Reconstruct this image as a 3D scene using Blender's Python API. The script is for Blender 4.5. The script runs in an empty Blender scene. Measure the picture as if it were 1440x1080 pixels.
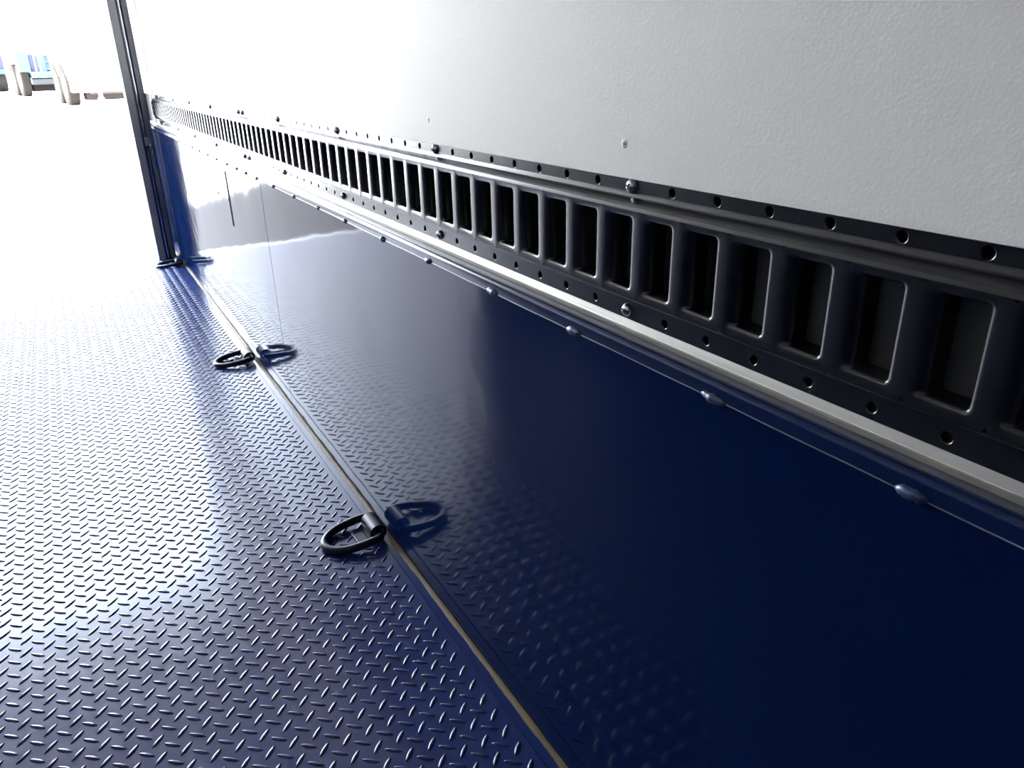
import bpy, bmesh, math, random
import numpy as np
from mathutils import Matrix, Vector
random.seed(7)
I = 0.0254                      # the trailer is laid out in inches: x into the right wall, y to the rear, z from the track's lower holes
F0 = 25.01                      # height of the lower track holes over the floor
def W(x, y, z): return (x*I, y*I, (z+F0)*I)
S = bpy.context.scene
COL = S.collection

# ------------------------------------------------------------------ camera, sky, sun, exposure
CAMR = ((0.8669455, -0.4979446, -0.021367), (0.2107421, 0.327388, 0.921089), (-0.451656, -0.8030369, 0.3887655))
CAMC = (-16.53417, -52.76324, 8.25772)
cam = bpy.data.objects.new('camera', bpy.data.cameras.new('camera'))
COL.objects.link(cam)
m = Matrix(CAMR).transposed().to_4x4()
m.translation = Vector(W(*CAMC))
cam.matrix_world = m
cam.data.sensor_width = 36.0
cam.data.lens = 36.0*1066.794/1440.0
cam.data.clip_start = 0.01
S.camera = cam

S.view_settings.view_transform = 'Standard'
S.view_settings.look = 'None'
S.view_settings.exposure = 4.72
S.view_settings.gamma = 1.0
S.view_settings.use_curve_mapping = False

world = bpy.data.worlds.new('sky'); S.world = world
world.use_nodes = True
bg = world.node_tree.nodes['Background']
wn = world.node_tree
wtc = wn.nodes.new('ShaderNodeTexCoord'); wsx = wn.nodes.new('ShaderNodeSeparateXYZ'); wr = wn.nodes.new('ShaderNodeValToRGB')
wn.links.new(wtc.outputs['Generated'], wsx.inputs[0]); wn.links.new(wsx.outputs['Z'], wr.inputs[0]); wn.links.new(wr.outputs[0], bg.inputs[0])
wr.color_ramp.elements[0].position = 0.02; wr.color_ramp.elements[0].color = (1.0, 1.0, 1.0, 1)
wr.color_ramp.elements[1].position = 0.70; wr.color_ramp.elements[1].color = (0.72, 0.84, 1.03, 1)
e_ = wr.color_ramp.elements.new(0.25); e_.color = (0.86, 0.93, 1.02, 1)
bg.inputs[1].default_value = 0.9
sun = bpy.data.objects.new('sun', bpy.data.lights.new('sun', 'SUN'))
COL.objects.link(sun)
sun.data.energy = 3.6
sun.data.angle = 0.009
sun.data.color = (1.0, 0.97, 0.93)
sun.rotation_euler = Vector((0.85, 0.06, -0.62)).to_track_quat('-Z', 'Y').to_euler()

# ------------------------------------------------------------------ helpers
def tag(o, label=None, cat=None, group=None, kind=None):
    if label: o['label'] = label
    if cat: o['category'] = cat
    if group: o['group'] = group
    if kind: o['kind'] = kind
    return o
def empty(name, loc, label, cat, group=None):
    o = bpy.data.objects.new(name, None); COL.objects.link(o)
    o.location = loc; o.empty_display_size = 0.05
    return tag(o, label, cat, group)
def link(name, me, mat, parent=None, smooth=False, auto=None):
    o = bpy.data.objects.new(name, me); COL.objects.link(o)
    if mat: me.materials.append(mat)
    if smooth:
        me.polygons.foreach_set('use_smooth', np.ones(len(me.polygons), bool))
    if parent:
        o.parent = parent
        if parent.parent is None: o.matrix_parent_inverse = Matrix.Translation(-Vector(parent.location))
    return o
class MB:
    """collects shapes in one bmesh"""
    def __init__(s): s.bm = bmesh.new()
    def poly(s, vs): 
        return s.bm.faces.new([s.bm.verts.new(v) for v in vs])
    def box(s, a, b, bev=0.0, seg=2, rot=None, about=None):
        r = bmesh.ops.create_cube(s.bm, size=1.0)
        vs = r['verts']
        ce = [(a[i]+b[i])/2 for i in range(3)]; sz = [abs(b[i]-a[i]) for i in range(3)]
        for v in vs: v.co = Vector((ce[i]+v.co[i]*sz[i] for i in range(3)))
        if bev > 0:
            es = list({e for v in vs for e in v.link_edges})
            r2 = bmesh.ops.bevel(s.bm, geom=es, offset=bev, segments=seg, affect='EDGES', profile=0.5)
            vs = [v for v in {v for f in r2['faces'] for v in f.verts} | {v for v in vs if v.is_valid}]
        if rot is not None:
            p = Vector(about or ce)
            for v in vs: v.co = p + rot @ (v.co - p)
        return s
    def extrude(s, prof, y0, y1, closed=True, cap=True):
        """profile of (x,z) points swept along y"""
        A = [s.bm.verts.new((x, y0, z)) for x, z in prof]; B = [s.bm.verts.new((x, y1, z)) for x, z in prof]
        n = len(prof)
        for i in range(n if closed else n-1):
            j = (i+1) % n
            s.bm.faces.new((A[i], A[j], B[j], B[i]))
        if closed and cap:
            s.bm.faces.new(A[::-1]); s.bm.faces.new(B)
        return s
    def tube(s, pts, r, n=12, closed=False, cap=True, radii=None):
        pts = [Vector(p) for p in pts]; m_ = len(pts); rings = []
        ref = None
        for i, p in enumerate(pts):
            if closed: t = pts[(i+1) % m_]-pts[i-1]
            else: t = pts[min(i+1, m_-1)]-pts[max(i-1, 0)]
            t.normalize()
            if ref is None:
                ref = Vector((0, 0, 1)) if abs(t.z) < 0.9 else Vector((1, 0, 0))
            u = (ref - t*ref.dot(t)).normalized(); w = t.cross(u); ref = u
            rr = radii[i] if radii else r
            rings.append([s.bm.verts.new(p + (u*math.cos(2*math.pi*k/n)+w*math.sin(2*math.pi*k/n))*rr) for k in range(n)])
        for i in range(m_ if closed else m_-1):
            a, b = rings[i], rings[(i+1) % m_]
            for k in range(n):
                s.bm.faces.new((a[k], a[(k+1) % n], b[(k+1) % n], b[k]))
        if cap and not closed:
            s.bm.faces.new(rings[0][::-1]); s.bm.faces.new(rings[-1])
        return s
    def lathe(s, prof, o, axis, n=24, cap=True):
        """profile of (radius, height) about an axis from o"""
        axis = Vector(axis).normalized(); o = Vector(o)
        u = axis.orthogonal().normalized(); w = axis.cross(u); rings = []
        for r, h in prof:
            if r < 1e-7: rings.append([s.bm.verts.new(o+axis*h)])
            else: rings.append([s.bm.verts.new(o+axis*h+(u*math.cos(2*math.pi*k/n)+w*math.sin(2*math.pi*k/n))*r) for k in range(n)])
        for a, b in zip(rings, rings[1:]):
            for k in range(n):
                q = [a[k % len(a)], a[(k+1) % len(a)], b[(k+1) % len(b)], b[k % len(b)]]
                q = list(dict.fromkeys(q))
                if len(q) > 2: s.bm.faces.new(q)
        if cap:
            if len(rings[0]) > 1: s.bm.faces.new(rings[0][::-1])
            if len(rings[-1]) > 1: s.bm.faces.new(rings[-1])
        return s
    def inch(s):
        for v in s.bm.verts: v.co = W(*v.co)
        return s
    def build(s, name, mat, parent=None, smooth=False, angle=None):
        bmesh.ops.recalc_face_normals(s.bm, faces=s.bm.faces)
        me = bpy.data.meshes.new(name)
        if angle is not None:
            for f in s.bm.faces: f.smooth = True
            for e in s.bm.edges:
                if len(e.link_faces) == 2 and e.calc_face_angle(0) > angle: e.smooth = False
        s.bm.to_mesh(me); s.bm.free()
        return link(name, me, mat, parent, smooth)

# ------------------------------------------------------------------ materials
def pbsdf(name, col, rough=0.5, metal=0.0, spec=0.5, coat=0.0, bump=None, var=None, rvar=None):
    """bump = list of (scale xyz, strength, distance); var = (scale, colour2, lo, hi)"""
    mt = bpy.data.materials.new(name); mt.use_nodes = True
    nt = mt.node_tree; b = nt.nodes['Principled BSDF']
    b.inputs['Base Color'].default_value = (*col, 1)
    b.inputs['Roughness'].default_value = rough
    b.inputs['Metallic'].default_value = metal
    b.inputs['Specular IOR Level'].default_value = spec
    b.inputs['Coat Weight'].default_value = coat
    b.inputs['Coat Roughness'].default_value = 0.03
    tc = nt.nodes.new('ShaderNodeTexCoord')
    def noise(sc, det=3.0, rg=0.5):
        mp = nt.nodes.new('ShaderNodeMapping'); mp.inputs['Scale'].default_value = sc if isinstance(sc, tuple) else (sc,)*3
        nt.links.new(tc.outputs['Object'], mp.inputs['Vector'])
        n = nt.nodes.new('ShaderNodeTexNoise'); n.inputs['Scale'].default_value = 1.0
        n.inputs['Detail'].default_value = det; n.inputs['Roughness'].default_value = rg
        nt.links.new(mp.outputs['Vector'], n.inputs['Vector'])
        return n.outputs['Fac']
    prev = None
    for (sc, st, di) in (bump or []):
        bn = nt.nodes.new('ShaderNodeBump'); bn.inputs['Strength'].default_value = st; bn.inputs['Distance'].default_value = di
        nt.links.new(noise(sc), bn.inputs['Height'])
        if prev: nt.links.new(prev, bn.inputs['Normal'])
        prev = bn.outputs['Normal']
    if prev:
        nt.links.new(prev, b.inputs['Normal'])
    if var:
        sc, c2, lo, hi = var
        mr = nt.nodes.new('ShaderNodeMapRange'); mr.inputs['From Min'].default_value = lo; mr.inputs['From Max'].default_value = hi
        nt.links.new(noise(sc, 5.0, 0.6), mr.inputs['Value'])
        mx = nt.nodes.new('ShaderNodeMix'); mx.data_type = 'RGBA'
        mx.inputs['A'].default_value = (*col, 1); mx.inputs['B'].default_value = (*c2, 1)
        nt.links.new(mr.outputs['Result'], mx.inputs['Factor']); nt.links.new(mx.outputs['Result'], b.inputs['Base Color'])
    if rvar:
        sc, lo, hi = rvar
        mr = nt.nodes.new('ShaderNodeMapRange'); mr.inputs['From Min'].default_value = 0.3; mr.inputs['From Max'].default_value = 0.7
        mr.inputs['To Min'].default_value = lo; mr.inputs['To Max'].default_value = hi
        nt.links.new(noise(sc, 4.0, 0.6), mr.inputs['Value']); nt.links.new(mr.outputs['Result'], b.inputs['Roughness'])
    return mt

M = {}
M['panel'] = pbsdf('navy_gloss_paint', (0.0018, 0.0092, 0.047), 0.07, spec=0.09, bump=[((3, 2.2, 3), 0.5, 0.008), ((900, 900, 900), 0.03, 0.0002)])
M['floor'] = pbsdf('navy_floor_paint', (0.014, 0.027, 0.11), 0.2, spec=0.5, bump=[((6, 6, 6), 0.25, 0.002), ((1200, 1200, 1200), 0.05, 0.0002)], rvar=((25, 25, 25), 0.17, 0.25))
M['strip'] = pbsdf('navy_strip_paint', (0.010, 0.022, 0.10), 0.18, spec=0.5, bump=[((40, 8, 40), 0.3, 0.001)])
M['nose'] = pbsdf('navy_lip_paint', (0.003, 0.012, 0.055), 0.16, spec=0.3)
M['track'] = pbsdf('black_satin_steel', (0.010, 0.010, 0.011), 0.24, spec=0.5, bump=[((9, 9, 9), 0.2, 0.0012)])
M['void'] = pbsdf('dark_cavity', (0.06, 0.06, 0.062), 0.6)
M['ply'] = pbsdf('white_painted_plywood', (0.84, 0.82, 0.77), 0.55, spec=0.3, bump=[((120, 420, 420), 0.35, 0.0006), ((30, 160, 160), 0.25, 0.0006)])
M['white'] = pbsdf('white_ceiling', (0.78, 0.78, 0.79), 0.6, spec=0.3, bump=[((60, 60, 60), 0.2, 0.001)])
M['alu'] = pbsdf('brushed_aluminium', (0.62, 0.61, 0.58), 0.38, metal=0.85, bump=[((500, 12, 500), 0.12, 0.0003)], var=((60, 2.0, 60), (0.40, 0.39, 0.36), 0.45, 0.75))
M['rawalu'] = pbsdf('bare_trim_metal', (0.34, 0.33, 0.29), 0.42, metal=0.6, bump=[((400, 10, 400), 0.12, 0.0003)])
M['graytrim'] = pbsdf('dusty_dark_trim', (0.06, 0.06, 0.075), 0.45, spec=0.4, bump=[((600, 600, 600), 0.2, 0.0003)])
M['bead'] = pbsdf('bare_gold_brown_seam', (0.10, 0.070, 0.032), 0.6, spec=0.25, bump=[((120, 30, 120), 0.4, 0.0008)], var=((40, 12, 40), (0.025, 0.02, 0.015), 0.5, 0.8))
M['zinc'] = pbsdf('zinc_screw', (0.62, 0.63, 0.64), 0.25, metal=1.0)
M['slot'] = pbsdf('screw_recess', (0.03, 0.03, 0.035), 0.5, metal=0.3)
M['whitescrew'] = pbsdf('painted_screw', (0.60, 0.60, 0.61), 0.4, spec=0.4)
M['ring'] = pbsdf('dark_navy_ring_paint', (0.005, 0.008, 0.024), 0.3, spec=0.3, bump=[((60, 60, 60), 0.2, 0.001)])
M['weld'] = pbsdf('painted_weld', (0.03, 0.045, 0.11), 0.28, spec=0.6, bump=[((200, 200, 200), 0.5, 0.001)])
M['post'] = pbsdf('dark_grey_post_paint', (0.18, 0.18, 0.182), 0.5, spec=0.4)
M['postdark'] = pbsdf('near_black_post_paint', (0.09, 0.095, 0.11), 0.4, spec=0.5)
M['filler'] = pbsdf('grey_blue_filler_paint', (0.02, 0.032, 0.075), 0.5, spec=0.3)
M['front'] = pbsdf('dark_front_wall_paint', (0.03, 0.04, 0.09), 0.5, spec=0.3)
M['slit'] = pbsdf('dark_slit', (0.006, 0.006, 0.008), 0.9, spec=0.02)
M['rod'] = pbsdf('steel_rod', (0.55, 0.56, 0.60), 0.22, metal=1.0)
M['ground'] = pbsdf('two_tone_ground', (0.042, 0.041, 0.04), 0.95, spec=0.1, bump=[((30, 30, 30), 0.3, 0.01)])
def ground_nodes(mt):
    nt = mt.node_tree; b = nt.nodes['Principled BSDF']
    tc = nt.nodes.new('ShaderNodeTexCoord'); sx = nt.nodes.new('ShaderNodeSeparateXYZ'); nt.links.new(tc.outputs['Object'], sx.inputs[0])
    # ground turns from dark to pale along a slanting edge behind the trailer
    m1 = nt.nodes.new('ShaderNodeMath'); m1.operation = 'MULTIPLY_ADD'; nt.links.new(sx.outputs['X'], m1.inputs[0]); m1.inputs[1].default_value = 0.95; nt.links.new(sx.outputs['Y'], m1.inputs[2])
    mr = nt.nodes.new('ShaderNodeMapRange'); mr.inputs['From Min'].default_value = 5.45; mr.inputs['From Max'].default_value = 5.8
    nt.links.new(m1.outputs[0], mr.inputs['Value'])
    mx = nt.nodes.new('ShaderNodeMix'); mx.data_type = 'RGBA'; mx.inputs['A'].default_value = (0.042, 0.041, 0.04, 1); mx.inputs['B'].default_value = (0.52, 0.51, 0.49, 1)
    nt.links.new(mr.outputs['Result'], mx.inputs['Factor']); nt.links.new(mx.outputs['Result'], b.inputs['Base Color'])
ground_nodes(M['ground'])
M['rubber'] = pbsdf('dusty_tyre_rubber', (0.014, 0.0125, 0.011), 0.95, spec=0.05)
M['hub'] = pbsdf('white_wheel', (0.75, 0.75, 0.76), 0.4)
M['bodywhite'] = pbsdf('white_trailer_paint', (0.80, 0.80, 0.80), 0.35)
M['brown'] = pbsdf('rusty_brown', (0.022, 0.013, 0.010), 0.8)
M['tblue'] = pbsdf('bright_blue_trailer_paint', (0.010, 0.028, 0.085), 0.5)
M['tcyan'] = pbsdf('light_blue_trailer_paint', (0.013, 0.055, 0.075), 0.5)
M['tdark'] = pbsdf('dark_blue_trailer_paint', (0.002, 0.004, 0.03), 0.5)
M['slate'] = pbsdf('slate_blue_frame', (0.003, 0.0042, 0.0075), 0.6)
M['wood'] = pbsdf('pale_timber', (0.55, 0.45, 0.34), 0.8, bump=[((8, 60, 60), 0.3, 0.002)])

YF, YR = -110.0, 123.0          # front end behind the camera, rear end of the walls
YD = 108.2                      # rear edge of the floor
XL = -76.0                      # left wall
ZF, ZC = -F0, 61.0              # floor and ceiling
XP = -0.75                      # face of the steel lower panel

# ------------------------------------------------------------------ floor of raised-pattern steel plate
def tread_floor():
    px, py = 1.262, 1.295
    L, Wd = 0.50, 0.135
    n = 12
    def loz(ang):
        out = []
        for (k, z) in ((1.0, 0.0), (0.84, 0.036), (0.50, 0.064)):
            for i in range(n):
                t = 2*math.pi*i/n
                a = L*math.cos(t); b = Wd*abs(math.sin(t))**1.35*(1 if math.sin(t) >= 0 else -1)
                kk = 1-(1-k)*1.0
                a *= 1-(1-kk)*0.45; b *= kk
                out.append((a*math.cos(ang)-b*math.sin(ang), a*math.sin(ang)+b*math.cos(ang), z))
        out.append((0, 0, 0.074))
        return np.array(out)
    la, lb = loz(math.radians(-41)), loz(math.radians(45))
    fq = []
    for r in range(2):
        for i in range(n):
            j = (i+1) % n
            fq.append((r*n+i, r*n+j, (r+1)*n+j, (r+1)*n+i))
    ft = [(2*n+i, 2*n+(i+1) % n, 3*n) for i in range(n)]
    fq, ft = np.array(fq), np.array(ft)
    cen = []
    x0, y0 = -24.34, -13.46
    for i in range(-50, 20):
        for j in range(-36, 96):
            cx, cy = x0+i*px, y0+j*py
            for (ox, oy, ty) in ((0, 0, 0), (px*0.5, -py*0.5, 1)):
                X, Y = cx+ox, cy+oy
                if XL+0.6 < X < -1.95 and -60 < Y < YD-0.6: cen.append((X, Y, ty))
    cen = np.array(cen); N = len(cen); V = 3*n+1
    T = cen[:, 2] > 0.5
    vs = np.where(T[:, None, None], lb[None], la[None]).copy()
    vs[:, :, 0] += cen[:, 0:1]; vs[:, :, 1] += cen[:, 1:2]; vs[:, :, 2] += ZF
    vs = vs.reshape(-1, 3)
    q = (fq[None]+(np.arange(N)*V)[:, None, None]).reshape(-1, 4)
    t = (ft[None]+(np.arange(N)*V)[:, None, None]).reshape(-1, 3)
    # plate slab under the pattern
    b0 = len(vs)
    a, b, c_, d = XL, -1.52, YF, YD
    slab = np.array([(a, c_, ZF), (b-.04, c_, ZF), (b-.04, d, ZF), (a, d, ZF), (a, c_, ZF-.3), (b, c_, ZF-.3), (b, d, ZF-.3), (a, d, ZF-.3), (b, c_, ZF-.04), (b, d, ZF-.04)])
    vs = np.concatenate([vs, slab])*I; vs[:, 2] += F0*I
    sq = np.array([(0, 1, 2, 3), (1, 8, 9, 2), (8, 5, 6, 9), (7, 6, 5, 4), (3, 2, 6, 7), (0, 4, 5, 1), (0, 3, 7, 4)])+b0
    q = np.concatenate([q, sq])
    me = bpy.data.meshes.new('floor')
    nl = len(q)*4+len(t)*3
    me.vertices.add(len(vs)); me.vertices.foreach_set('co', vs.astype(np.float32).ravel())
    me.loops.add(nl); me.loops.foreach_set('vertex_index', np.concatenate([q.ravel(), t.ravel()]).astype(np.int32))
    me.polygons.add(len(q)+len(t))
    st = np.concatenate([np.arange(len(q))*4, len(q)*4+np.arange(len(t))*3])
    me.polygons.foreach_set('loop_start', st.astype(np.int32))
    sm = np.ones(len(q)+len(t), bool); sm[len(q)-7:len(q)] = False
    me.polygons.foreach_set('use_smooth', sm)
    me.update(calc_edges=True); me.validate()
    return tag(link('floor', me, M['floor']), kind='structure')
floor = tread_floor()

# flat strip and bare seam along the foot of the panel
mb = MB(); mb.box((-1.5, YF, ZF-.3), (-0.76, YD, ZF-.05)); mb.inch()
tag(mb.build('trim_1', M['strip']), kind='structure')
mb = MB()
ys = [YF+0.25*i for i in range(int((YD+4-YF)/0.25)+1)]
prof = []
A = []
for y in ys:
    wv = 0.035*math.sin(y*0.7)+0.03*math.sin(y*1.9+1)+0.02*random.uniform(-1, 1)
    r = 0.29+wv*0.6
    ring = []
    for k in range(7):
        t = math.pi/2*k/6
        ring.append(mb.bm.verts.new((-0.74-r*(1-math.sin(t))*1.15-0.0, y, ZF-.06+r*(1-math.cos(t))*1.1)))
    A.append(ring)
for a, b in zip(A, A[1:]):
    for k in range(6): mb.bm.faces.new((a[k], a[k+1], b[k+1], b[k]))
mb.inch(); tag(mb.build('trim_2', M['bead'], smooth=True), kind='structure')

# ------------------------------------------------------------------ right wall: plywood over the track
YS = 32.4                        # plywood joint
def ply(y0, y1, z0, z1):
    mb = MB(); mb.box((-0.12, y0, z0), (0.35, y1, z1), 0.02, 1); return mb
mb = ply(YF, YS-.035, 4.60, ZC); mb.box((-0.12, YS+.035, 4.60), (0.35, YR, ZC), 0.02, 1)
mb.box((0.2, YF, ZF), (0.5, YR, -0.6))
mb.inch(); wall_right = tag(mb.build('wall_right', M['ply']), kind='structure')
# dark studs seen through the track slots
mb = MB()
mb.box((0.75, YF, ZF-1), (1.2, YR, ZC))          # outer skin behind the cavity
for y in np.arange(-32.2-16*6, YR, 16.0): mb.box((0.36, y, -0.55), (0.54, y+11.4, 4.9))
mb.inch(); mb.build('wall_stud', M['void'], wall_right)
for (y, z) in [(-31.63, 5.72), (-15.6, 5.75), (0.7, 5.77), (17.3, 5.83), (-47.5, 5.7), (33.4, 5.8), (49.2, 5.8)]:
    mb = MB(); mb.lathe([(0.0, .012), (0.13, .012), (0.155, .004), (0.165, -.02)], (0, 0, 0), (-1, 0, 0), 20, False)
    for v in mb.bm.verts: v.co = Vector(W(v.co.x-.122, v.co.y+y, v.co.z+z))
    s_ = mb.build('screw', M['whitescrew'], wall_right, angle=.6)
    mb = MB()
    for a_ in (0.5, 0.5+math.pi/2):
        mb.box((-.003, -.075, -.017), (.003, .075, .017), rot=Matrix.Rotation(a_, 3, 'X'), about=(0, 0, 0))
    for v in mb.bm.verts: v.co = Vector(W(v.co.x-.137, v.co.y+y, v.co.z+z))
    o = mb.build('screw_recess', M['slot']); o.parent = s_

# ------------------------------------------------------------------ slotted tie-down track
def etrack(k0, k1, name, label, gap, screws):
    """cells of two inches, y from -2*k1 to -2*k0"""
    bm = bmesh.new()
    XO = -0.45
    def quad(*p): bm.faces.new([bm.verts.new(v) for v in p])
    def ringfill(a, b):
        n = len(a)
        for i in range(n): bm.faces.new((a[i], a[(i+1) % n], b[(i+1) % n], b[i]))
    def vl(pts): return [bm.verts.new(p) for p in pts]
    def rectloop(y0, y1, z0, z1, r, x, n=3):
        out = []
        for (cy, cz, a0) in ((y1-r, z1-r, 0), (y0+r, z1-r, 90), (y0+r, z0+r, 180), (y1-r, z0+r, 270)):
            for i in range(n+1):
                a = math.radians(a0+90*i/n); out.append((x, cy+r*math.cos(a), cz+r*math.sin(a)))
        return out
    def outer(y0, y1, z0, z1, loop, x):
        """project a loop's points outwards on a rectangle border"""
        cy, cz = (y0+y1)/2, (z0+z1)/2; hy, hz = (y1-y0)/2, (z1-z0)/2; out = []
        ly = max(abs(p[1]-cy) for p in loop); lz = max(abs(p[2]-cz) for p in loop)
        for p in loop:
            u, v = (p[1]-cy)/ly, (p[2]-cz)/lz
            s = 1/max(abs(u), abs(v)); out.append((x, cy+u*s*hy, cz+v*s*hz))
        return out
    def cell(yc):
        ya, yb = yc-1, yc+1
        # raised face with one slot, its lip rolled inwards
        Z0, Z1 = 0.66, 3.66
        s0, s1 = yc-0.50, yc+0.50
        l0 = rectloop(s0-.20, s1+.40, .88, 3.52, .20, XO)
        la = rectloop(s0-.10, s1+.27, .94, 3.46, .15, XO+.025)
        l1 = rectloop(s0-.05, s1+.16, .97, 3.43, .12, XO+.065)
        l2 = rectloop(s0-.01, s1+.06, .995, 3.40, .10, XO+.13)
        l3 = rectloop(s0, s1, 1.0, 3.38, .09, XO+.24)
        l4 = rectloop(s0, s1, 1.0, 3.38, .09, 0.30)
        o_ = vl(outer(ya, yb, Z0, Z1, rectloop(s0-.30, s1+.30, .86, 3.52, .20, XO), XO))
        # corners of the cell
        R = [o_] + [vl(l) for l in (l0, la, l1, l2, l3, l4)]
        for a, b in zip(R, R[1:]): ringfill(a, b)
        # folds and flanges
        for seq in ([(XO, Z1), (XO+.015, Z1+.09), (XO+.06, Z1+.16), (XO+.14, Z1+.22), (-.12, Z1+.31), (-.07, Z1+.34), (-.05, Z1+.37), (-.045, Z1+.42), (-.025, Z1+.47), (0, Z1+.51)],
                    [(0, .40), (-.03, .44), (-.10, .49), (XO+.10, .55), (XO+.03, .59), (XO, Z0)]):
            rows = [vl([(x, ya, z), (x, yb, z)]) for x, z in seq]
            for a, b in zip(rows, rows[1:]): bm.faces.new((a[0], a[1], b[1], b[0]))
        for (za, zb, zh) in ((Z1+.51, 4.78, 4.36), (-.34, .40, 0.0)):
            n = 16
            def circ(r, x): return [(x, yc+r*math.cos(2*math.pi*(i+.5)/n), zh+r*math.sin(2*math.pi*(i+.5)/n)) for i in range(n)]
            c0 = circ(.175, 0)
            # border by projecting on the rectangle
            bord = []
            for p in c0:
                u, v = (p[1]-yc)/.175, (p[2]-zh)/.175
                sy = 1/abs(u) if abs(u) > 1e-6 else 1e9
                sz = ((zb-zh) if v > 0 else (zh-za))/abs(v) if abs(v) > 1e-6 else 1e9
                s = min(sy, sz); bord.append((0, yc+u*s, zh+v*s))
            R = [vl(bord), vl(c0), vl(circ(.15, .012)), vl(circ(.13, .035)), vl(circ(.125, .2))]
            for a, b in zip(R, R[1:]): ringfill(a, b)
            bm.faces.new(R[-1])
            # corner triangles the border loop leaves open
            for (yy, zz) in ((ya, za), (yb, za), (ya, zb), (yb, zb)):
                ca = sorted(bord, key=lambda p: (p[1]-yy)**2+(p[2]-zz)**2)
                e1 = [p for p in ca if abs(p[1]-yy) < 1e-6][:1]; e2 = [p for p in ca if abs(p[2]-zz) < 1e-6][:1]
                if e1 and e2: quad((0, yy, zz), e1[0], e2[0])
    for k in range(k0, k1+1): cell(-2.0*k)
    for f in bm.faces: f.normal_update()
    bmesh.ops.remove_doubles(bm, verts=bm.verts, dist=0.0006)
    bmesh.ops.recalc_face_normals(bm, faces=bm.faces)
    # face the room
    sgn = sum(f.normal.x*f.calc_area() for f in bm.faces)
    if sgn > 0: bmesh.ops.reverse_faces(bm, faces=bm.faces)
    for f in bm.faces: f.smooth = not all(abs(v.co.x) < 1e-5 for v in f.verts)
    for e in bm.edges:
        if len(e.link_faces) == 2 and e.calc_face_angle(0) > 0.75: e.smooth = False
    for v in bm.verts: v.co = W(v.co.x, v.co.y+gap, v.co.z)
    me = bpy.data.meshes.new(name); bm.to_mesh(me); bm.free()
    root = empty(name, W(0, -(k0+k1), -.34), label, 'tie-down track', 'slotted wall tracks')
    link('rail', me, M['track'], root)
    proto = None
    for (y, z) in screws:
        if proto is None:
            mb = MB()
            mb.lathe([(0.0, .20), (0.09, .19), (0.17, .155), (0.225, .09), (0.245, .03), (0.245, 0.0), (.1, 0), (.1, -.15)], (0, 0, 0), (-1, 0, 0), 24, False)
            for v in mb.bm.verts: v.co = v.co*I
            h = mb.build('screw', M['zinc'], root, angle=.9)
            h.matrix_parent_inverse = Matrix()
            mb = MB()
            for a_ in (0.3, 0.3+math.pi/2):
                mb.box((-.215, -.11, -.026), (-.165, .11, .026), rot=Matrix.Rotation(a_, 3, 'X'), about=(-.19, 0, 0))
            for v in mb.bm.verts: v.co = v.co*I
            g = mb.build('screw_recess', M['slot']); g.parent = h
            proto = (h, g)
        else:
            h = proto[0].copy(); COL.objects.link(h); h.parent = root
            g = proto[1].copy(); COL.objects.link(g); g.parent = h
        h.location = Vector(W(0, y, z)) - Vector(root.location)
        h.rotation_euler = (random.uniform(0, 1.5), 0, 0)
    return root
near_s = [(y, z) for z in (4.36, 0.0) for y in (30, 16, 0, -16, -32)] + [(-48, 4.36), (-48, 0)]
far_s = [(y, z) for z in (4.36, 0.0) for y in (32, 48, 64, 80, 96)]
t_near = etrack(-15, 35, 'tie_down_track', 'long black slotted tie-down rail, nearer length with the large screw heads and wide slots', 0.0, near_s)
t_far = etrack(-53, -16, 'tie_down_track', 'black slotted tie-down rail, far length running from the rail joint to the rear door post', 0.14, far_s)

# ------------------------------------------------------------------ trim along the foot of the track
mb = MB(); mb.extrude([(0.02, -.33), (-.02, -.32), (-.085, -.585), (-.10, -.61), (0.1, -.75), (0.1, -.33)], YF, YR-7); mb.inch()
tag(mb.build('trim_3', M['alu']), kind='structure')
mb = MB(); mb.extrude([(-.10, -.60), (-.16, -.655), (-.24, -.675), (-.30, -.68), (-.30, -.8), (-.05, -.8)], YF, YR-7); mb.inch()
tag(mb.build('trim_4', M['rawalu'], angle=.9), kind='structure')
mb = MB(); mb.extrude([(-.30, -.685), (-.37, -.72), (-.46, -.795), (-.46, -.95), (-.28, -.95)], YF, YR-7); mb.inch()
tag(mb.build('trim_5', M['graytrim']), kind='structure')
# rolled navy lip that laps over the panel
nose = [(-.45, -.795)]
for i in range(9):
    t = math.radians(100+ -i*11.25); 
    nose.append((-.545-.215*math.cos(math.radians(100-i*12.5)) if False else -.55-.21*math.sin(math.radians(i*11.25)), -1.005+.21*math.cos(math.radians(i*11.25))))
nose += [(-.76, -1.32), (-.755, -1.345), (-.735, -1.35), (-.70, -1.33), (-.70, -1.0), (-.45, -.95)]
mb = MB(); mb.extrude(nose, YF, YR-7); mb.inch()
tag(mb.build('trim_6', M['nose'], angle=.5), kind='structure')
M['edge'] = pbsdf('lap_edge_highlight', (0.16, 0.16, 0.20), 0.3, metal=0.4, bump=[((20, 5, 20), 0.3, 0.001)])  # lighter colour paints in the light caught by the lap edge
mb = MB(); mb.tube([(-.752, y, -1.35+.008*math.sin(y*.31)+.006*math.sin(y*1.3)) for y in np.arange(YF, YR-7, 1.0)], .026, 8); mb.inch()
tag(mb.build('trim_11', M['edge'], smooth=True), kind='structure')

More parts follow.
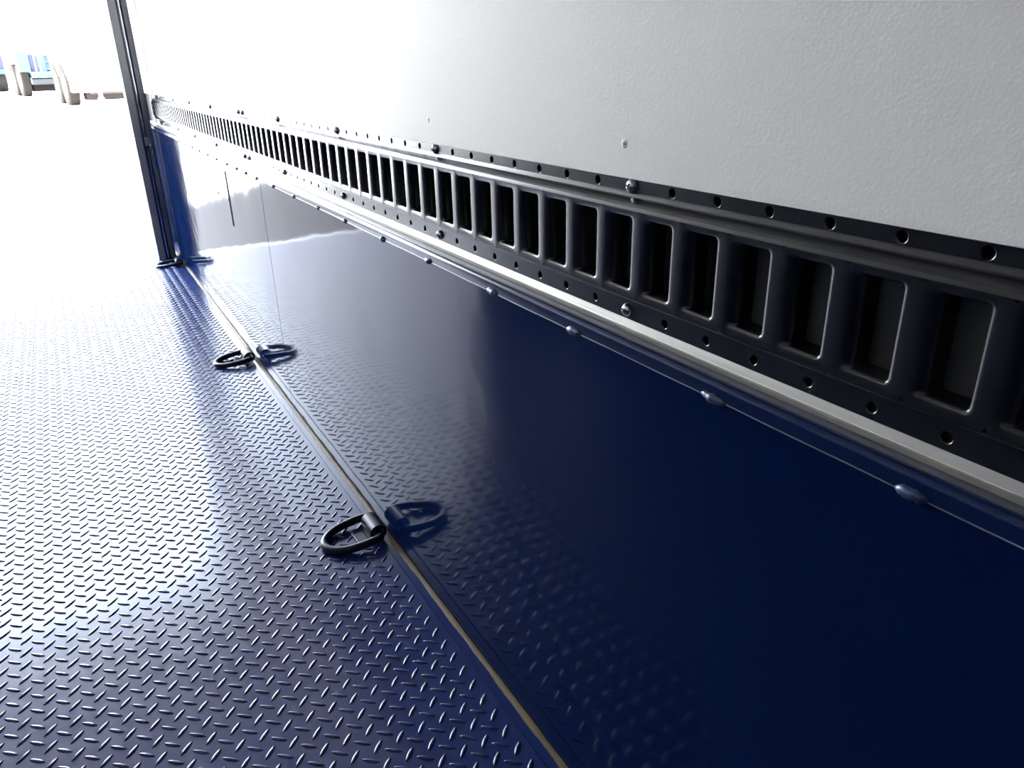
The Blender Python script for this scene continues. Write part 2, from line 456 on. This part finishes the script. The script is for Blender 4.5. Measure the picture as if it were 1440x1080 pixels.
# ------------------------------------------------------------------ navy steel lower panels
def panel(y0, y1, label):
    root = empty('steel_wall_panel', W(XP+.04, (y0+y1)/2, ZF), label, 'wall panel', 'navy lower wall panels')
    mb = MB(); mb.box((XP+.035, y0, ZF-.2), (XP+.25, y1, -1.2), .012, 1); mb.inch()
    mb.build('sheet', M['panel'], root)
    return root
YP = 23.4
pn = panel(YF, YP-.06, 'glossy navy steel lower wall panel, nearer sheet filling the lower right of the view')
pf = panel(YP+.06, YR-7, 'glossy navy steel lower wall panel, far sheet with a dark vertical slit, ending at the door post')
def weld(y, parent, ln=1.0):
    mb = MB(); pts = []; rad = []
    n = 9
    for i in range(n):
        t = i/(n-1)*2-1
        pts.append((XP-.0, y+t*ln*.5, -1.33+random.uniform(-.03, .03)))
        rad.append((.17*math.sqrt(max(0.0, 1-t*t*0.93)))*random.uniform(.8, 1.1))
    mb.tube(pts, .1, 10, radii=rad); mb.inch()
    mb.build('weld', M['weld'], parent, smooth=True)
for y in (-51, -43.9, -37.3, -29.7, -23.1, -15.9, -9.2, -2.0, 4.3, 11.0, 17.8): weld(y, pn, random.uniform(.85, 1.1) if y < -20 else .8)
for y in (24.3, 29, 33.5, 38.8, 45, 51, 57, 63, 69, 76, 83, 90): weld(y, pf, .7)
mb = MB(); mb.box((XP+.02, 40.55, -8.6), (XP+.04, 41.5, -2.3)); mb.inch(); mb.build('slit', M['slit'], pf)
for (y, z) in ((41.5, -5.6), (47.9, -5.6)):
    mb = MB(); mb.lathe([(0, .07), (.12, .05), (.16, 0)], (XP+.035, y, z), (-1, 0, 0), 14); mb.inch(); mb.build('rivet', M['slit'], pf)

# ------------------------------------------------------------------ folding lashing rings
def ring(yc, label):
    root = empty('lashing_ring', W(-2.3, yc, ZF), label, 'tie-down ring', 'lashing rings along the floor edge')
    # clip: a strap bent over the ring's straight side, tails welded to the floor
    XA, ZA, RO = -1.68, ZF+.68, .66
    mb = MB(); n = 20; pr = []
    for i in range(n+1):
        a = math.radians(-62+ (205+62)*i/n)
        pr.append((XA+RO*math.cos(a), ZA+RO*math.sin(a)))
    pr_in = [(XA+(RO-.24)*math.cos(math.radians(205-(205+62)*i/n)), ZA+(RO-.24)*math.sin(math.radians(205-(205+62)*i/n))) for i in range(n+1)]
    tail_o = [(XA-.80, ZF+.18), (XA-1.45, ZF+.15), (XA-1.5, ZF+.02)]
    tail_i = [(XA-.6, ZF+.02)]
    mb.extrude(pr+tail_o+tail_i+pr_in, yc-1.05, yc+1.05)
    mb.inch(); mb.build('clip', M['ring'], root, angle=.5)
    # weld blobs at the clip's foot
    mb = MB(); mb.tube([(XA-1.5, yc-.9+.15*i, ZF+.04+.02*math.sin(i*2.1)) for i in range(13)], .13, 8, radii=[.08+.05*abs(math.sin(i*1.3)) for i in range(13)])
    mb.inch(); mb.build('weld', M['weld'], root, smooth=True)
    # D-shaped ring of round bar, lying to the left
    pts = []
    hw = 1.72; slope = lambda x: ZA-.02-(XA-x)*0.105
    for i in range(8): pts.append((XA, yc-hw+.25+ (2*hw-.5)*i/7))
    for i in range(1, 5):
        a = math.radians(90*i/5); pts.append((XA-.35*(1-math.cos(a)), yc+hw-.25+.25*math.sin(a)))
    for i in range(4): pts.append((XA-.35-1.15*(i+1)/4, yc+hw+.05*math.sin(math.pi*(i+1)/4)))
    for i in range(1, 20):
        a = math.radians(90+180*i/20); pts.append((XA-1.5+hw*1.38*math.cos(a), yc+hw*math.sin(a)))
    for i in range(4): pts.append((XA-1.5+1.15*i/4, yc-hw-.05*math.sin(math.pi*i/4)))
    for i in range(1, 5):
        a = math.radians(90*i/5); pts.append((XA-.35+.35*math.sin(a), yc-hw+.25-.25*math.cos(a)))
    mb = MB(); mb.tube([(x, y, slope(x)) for x, y in pts], .315, 14, closed=True)
    mb.inch(); mb.build('ring', M['ring'], root, smooth=True)
    return root
ring(-4.1, 'dark navy lashing ring lying on the tread floor, nearest and largest of the three')
ring(40.4, 'dark navy lashing ring on the tread floor, middle one of the three along the wall')
ring(99.3, 'dark navy lashing ring on the floor, farthest one, at the foot of the post')

# ------------------------------------------------------------------ rear door post
dp = empty('door_post', W(-3, 107, ZF), 'dark grey rear door post with a bright steel rod down its face', 'door post')
mb = MB(); mb.box((-4.45, 105.2, ZF-.2), (-3.15, 109, ZC+3), .12, 2); mb.inch(); mb.build('outer_channel', M['post'], dp)
mb = MB(); mb.box((-3.3, 106.9, ZF-.2), (-1.2, 109, ZC+3), .05, 1); mb.box((-2.25, 105.6, ZF-.2), (-1.5, 107.5, ZC+3), .1, 2); mb.inch(); mb.build('inner_channel', M['postdark'], dp)
mb = MB(); mb.tube([(-2.68, 106.1, ZF+.1), (-2.68, 106.1, ZC+3)], .40, 20); mb.inch(); mb.build('rod', M['rod'], dp, angle=.6)
mb = MB(); mb.box((-4.6, 104.9, ZF-.01), (-1.6, 108.2, ZF+.12), .03, 1); mb.inch(); mb.build('foot_plate', M['strip'], dp)
lt = empty('latch_bracket', W(-2.3, 105.4, -3), 'small metal latch bracket with a hanging chain on the rear door post', 'latch')
mb = MB(); mb.box((-2.9, 105.2, -4.0), (-1.7, 105.55, -2.6), .05, 1)
mb.bm.verts.ensure_lookup_table(); mb.poly([(-3.05, 105.0, -4.1), (-2.0, 105.0, -2.3), (-1.8, 105.2, -2.3), (-1.8, 105.2, -4.0)])
mb.inch(); mb.build('bracket', M['post'], lt)
for i in range(6):
    mb = MB(); pts = []
    for k in range(12):
        a = 2*math.pi*k/12; u, w_ = .17*math.cos(a), .42*math.sin(a)
        pts.append((-2.05+(u if i % 2 else 0)+.06*i, 105.1+(0 if i % 2 else u), -4.2-.62*i+w_))
    mb.tube(pts, .07, 6, closed=True); mb.inch(); mb.build('chain_link', M['rod'], lt, smooth=True)

# ------------------------------------------------------------------ rest of the trailer shell
mb = MB(); mb.box((-3.3, 122, ZF-.3), (0.4, 125, ZC), .1, 1); mb.box((-3.3, 108.3, ZF-.3), (0.2, 123, ZF-.06)); mb.inch(); tag(mb.build('trim_12', M['filler']), kind='structure')  # unseen filler added behind the post to block outside light, plus a sill
mb = MB(); mb.box((XL-.6, YF, ZF-.3), (XL, YR, ZC), 0)
mb.inch(); tag(mb.build('wall_left', M['ply']), kind='structure')
mb = MB(); mb.box((XL, YF, ZF), (XL+.75, YD, -1.0), .1, 2); mb.inch(); tag(mb.build('baseboard_left', M['panel']), kind='structure')
mb = MB(); mb.box((XL, YF, -.2), (XL+.4, YD, 4.5), .1, 2); mb.inch(); tag(mb.build('trim_7', M['track']), kind='structure')
mb = MB(); mb.box((XL-.6, YF, ZC), (1.2, YR, ZC+3)); mb.inch(); tag(mb.build('ceiling', M['white']), kind='structure')
mb = MB(); mb.box((XL-.6, YF-1, ZF-.3), (1.2, YF, ZC+3)); mb.inch(); tag(mb.build('wall_front', M['front']), kind='structure')
mb = MB(); mb.box((XL, YD-2, 55.0), (-4.6, YD+1, ZC)); mb.inch(); tag(mb.build('trim_8', M['post']), kind='structure')
mb = MB(); mb.box((XL, YD-2, ZF-.3), (-65, YD+1, ZC)); mb.inch(); tag(mb.build('trim_9', M['post']), kind='structure')
mb = MB(); mb.box((XL, YD+.15, ZF-2.6), (-.7, YD+1.6, ZF-.05), .1, 2); mb.inch(); tag(mb.build('trim_10', M['strip']), kind='structure')

# ------------------------------------------------------------------ the lot outside
def gz(y):
    pts = [(-60, -.47), (3.2, -.47), (8.0, -.13), (13.0, .345), (16, .37), (20, .41), (30, .5), (60, .55), (160, .6)]
    for (a, za), (b, zb) in zip(pts, pts[1:]):
        if y <= b:
            t = (y-a)/(b-a); return za+(zb-za)*t
    return pts[-1][1]
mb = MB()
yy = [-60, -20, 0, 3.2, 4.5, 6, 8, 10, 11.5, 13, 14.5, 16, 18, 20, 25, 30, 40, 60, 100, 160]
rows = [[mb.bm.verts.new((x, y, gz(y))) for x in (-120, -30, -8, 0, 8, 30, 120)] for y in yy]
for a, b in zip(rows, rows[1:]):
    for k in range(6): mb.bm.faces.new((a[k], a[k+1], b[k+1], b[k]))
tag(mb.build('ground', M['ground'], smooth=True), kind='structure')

def wheel(parent, p, ax, r=.425, w=.24):
    """p = centre, ax = unit axis pointing out of the visible side"""
    ax = Vector(ax).normalized(); p = Vector(p)
    mb = MB(); mb.lathe([(r*.62, -w/2), (r*.93, -w/2), (r, -w*.38), (r, w*.38), (r*.93, w/2), (r*.62, w/2), (r*.60, w*.3)], p, ax, 32)
    t = mb.build('tyre', M['rubber'], parent, angle=.7)
    mb = MB(); mb.lathe([(r*.62, w*.45), (r*.58, w*.40), (r*.5, w*.2), (r*.3, w*.12), (r*.22, w*.3), (r*.18, w*.42), (0, w*.44)], p, ax, 32)
    h = mb.build('wheel', M['hub'], parent, angle=.7)
    return t
def obox(o, ax, a, b):
    """box in a trailer's own frame: a/b = (along, side, up); along points away from the camera"""
    ax = Vector(ax).normalized(); sd = Vector((ax.y, -ax.x, 0)); up = Vector((0, 0, 1)); o = Vector(o)
    mb = MB(); mb.box(a, b, min(.02, .2*min(abs(b[i]-a[i]) for i in range(3))), 1)
    for v in mb.bm.verts: v.co = o+ax*v.co.x+sd*v.co.y+up*v.co.z
    return mb
def loc(o, ax, p):
    ax = Vector(ax).normalized(); sd = Vector((ax.y, -ax.x, 0)); return Vector(o)+ax*p[0]+sd*p[1]+Vector((0, 0, p[2]))

# white enclosed trailer
AX = (-.12, 1.0, 0)
o = (.03, 13.95, gz(14.3)-.02)
wt = empty('cargo_trailer', o, 'white enclosed trailer parked outside, right beside the door post, with tandem wheels', 'trailer', 'trailers parked in the lot')
obox(o, AX, (0, -.08, .22), (1.75, 1.9, 2.3)).build('body', M['bodywhite'], wt)
obox(o, AX, (-.03, .2, .19), (.02, 1.9, .225)).build('bottom_rail', M['brown'], wt)
obox(o, AX, (.25, .16, .09), (.5, 1.85, .23)).build('chassis', M['brown'], wt)  # dark box put where shade falls under the white trailer
sd = loc((0, 0, 0), AX, (0, -1, 0))
for al in (.40, 1.18):
    wheel(wt, loc(o, AX, (al, -.03, .335)), sd, .335, .17)
for al in (.40, 1.18):
    mb = MB(); pts = [loc(o, AX, (al+.37*math.cos(math.radians(a)), -.08, .345+.37*math.sin(math.radians(a)))) for a in range(20, 161, 14)]
    mb.tube(pts, .028, 8); mb.build('fender', M['brown'], wt, smooth=True)
# jack stand and timber
jb = Vector((.36, 13.75, gz(13.75)))
jk = empty('jack_stand', jb, 'small pale jack stand under the white trailer beside the door post', 'jack stand')
mb = MB(); mb.lathe([(.13, 0), (.13, .03), (.05, .05), (.05, .12)], jb, (0, 0, 1), 16); mb.build('foot', M['wood'], jk)
mb = MB(); mb.lathe([(.03, .10), (.03, .24)], jb, (0, 0, 1), 12); mb.build('leg', M['hub'], jk)
mb = obox((.10, 13.1, gz(13.1)), (0.02, 1, 0), (0, 0, 0), (.2, 1.3, .09)); tag(mb.build('timber_beam', M['wood']), 'pale timber beam lying on the ground in front of the white trailer', 'beam', 'timber beams on the lot')

# light blue trailer
AX2 = (-.16, 1.0, 0)
o2 = (-.80, 19.2, gz(19.5))
bt = empty('utility_trailer', o2, 'light blue open trailer with fender box and railings, left of the white trailer', 'trailer', 'trailers parked in the lot')
obox(o2, AX2, (0, -.03, .50), (.10, .21, .91)).build('fender_skirt', M['tcyan'], bt)
obox(o2, AX2, (.02, -.03, .69), (1.6, .21, .90)).build('fender_box', M['bodywhite'], bt)  # white here stands for sunlight on the blue fender's side
obox(o2, AX2, (-.05, .19, .38), (3.5, 1.5, .50)).build('deck', M['tcyan'], bt)
obox(o2, AX2, (.0, .16, .24), (3.2, 1.4, .37)).build('chassis', M['slate'], bt)
obox(o2, AX2, (.2, .24, .48), (.28, .33, .86)).build('post', M['tdark'], bt)
obox(o2, AX2, (.2, .36, .48), (.28, .42, .86)).build('post', M['tblue'], bt)
obox(o2, AX2, (.12, .45, .48), (.2, .53, .87)).build('post', M['tcyan'], bt)
obox(o2, AX2, (.2, .50, .48), (.26, 1.5, .86)).build('headboard', M['tblue'], bt)
obox(o2, AX2, (.3, .2, .10), (.5, 1.4, .25)).build('underside_shade', M['rubber'], bt)  # dark box standing in for the band of shade below the deck
for z in (.55, .70, .83):
    obox(o2, AX2, (.14, .50, z-.025), (.2, 1.5, z+.025)).build('rail', M['tcyan'], bt)
sd2 = loc((0, 0, 0), AX2, (0, -1, 0))
for al in (.42, 1.22): wheel(bt, loc(o2, AX2, (al, .08, .335)), sd2, .335, .17)
mb = obox((-.62, 18.6, gz(18.6)), (0.02, 1, 0), (0, 0, 0), (.18, .9, .08)); tag(mb.build('timber_beam', M['wood']), 'pale timber beam lying in front of the light blue trailer', 'beam', 'timber beams on the lot')
# dark blue trailer behind
AX3 = (-.16, 1, 0)
o3 = (-1.22, 24.0, gz(24.2))
dt = empty('flatbed_trailer', o3, 'dark blue trailer at the left edge of the view, behind the light blue trailer', 'trailer', 'trailers parked in the lot')
obox(o3, AX3, (0, -1.3, .55), (4, 0, .91)).build('box', M['tdark'], dt)
obox(o3, AX3, (-.05, -1.3, .43), (4, 0, .56)).build('deck_rail', M['tblue'], dt)
obox(o3, AX3, (.1, -1.2, .26), (3.6, -.06, .44)).build('chassis', M['slate'], dt)
for al in (.42, 1.22): wheel(dt, loc(o3, AX3, (al, -.10, .335)), loc((0, 0, 0), AX3, (0, -1, 0)), .335, .2)
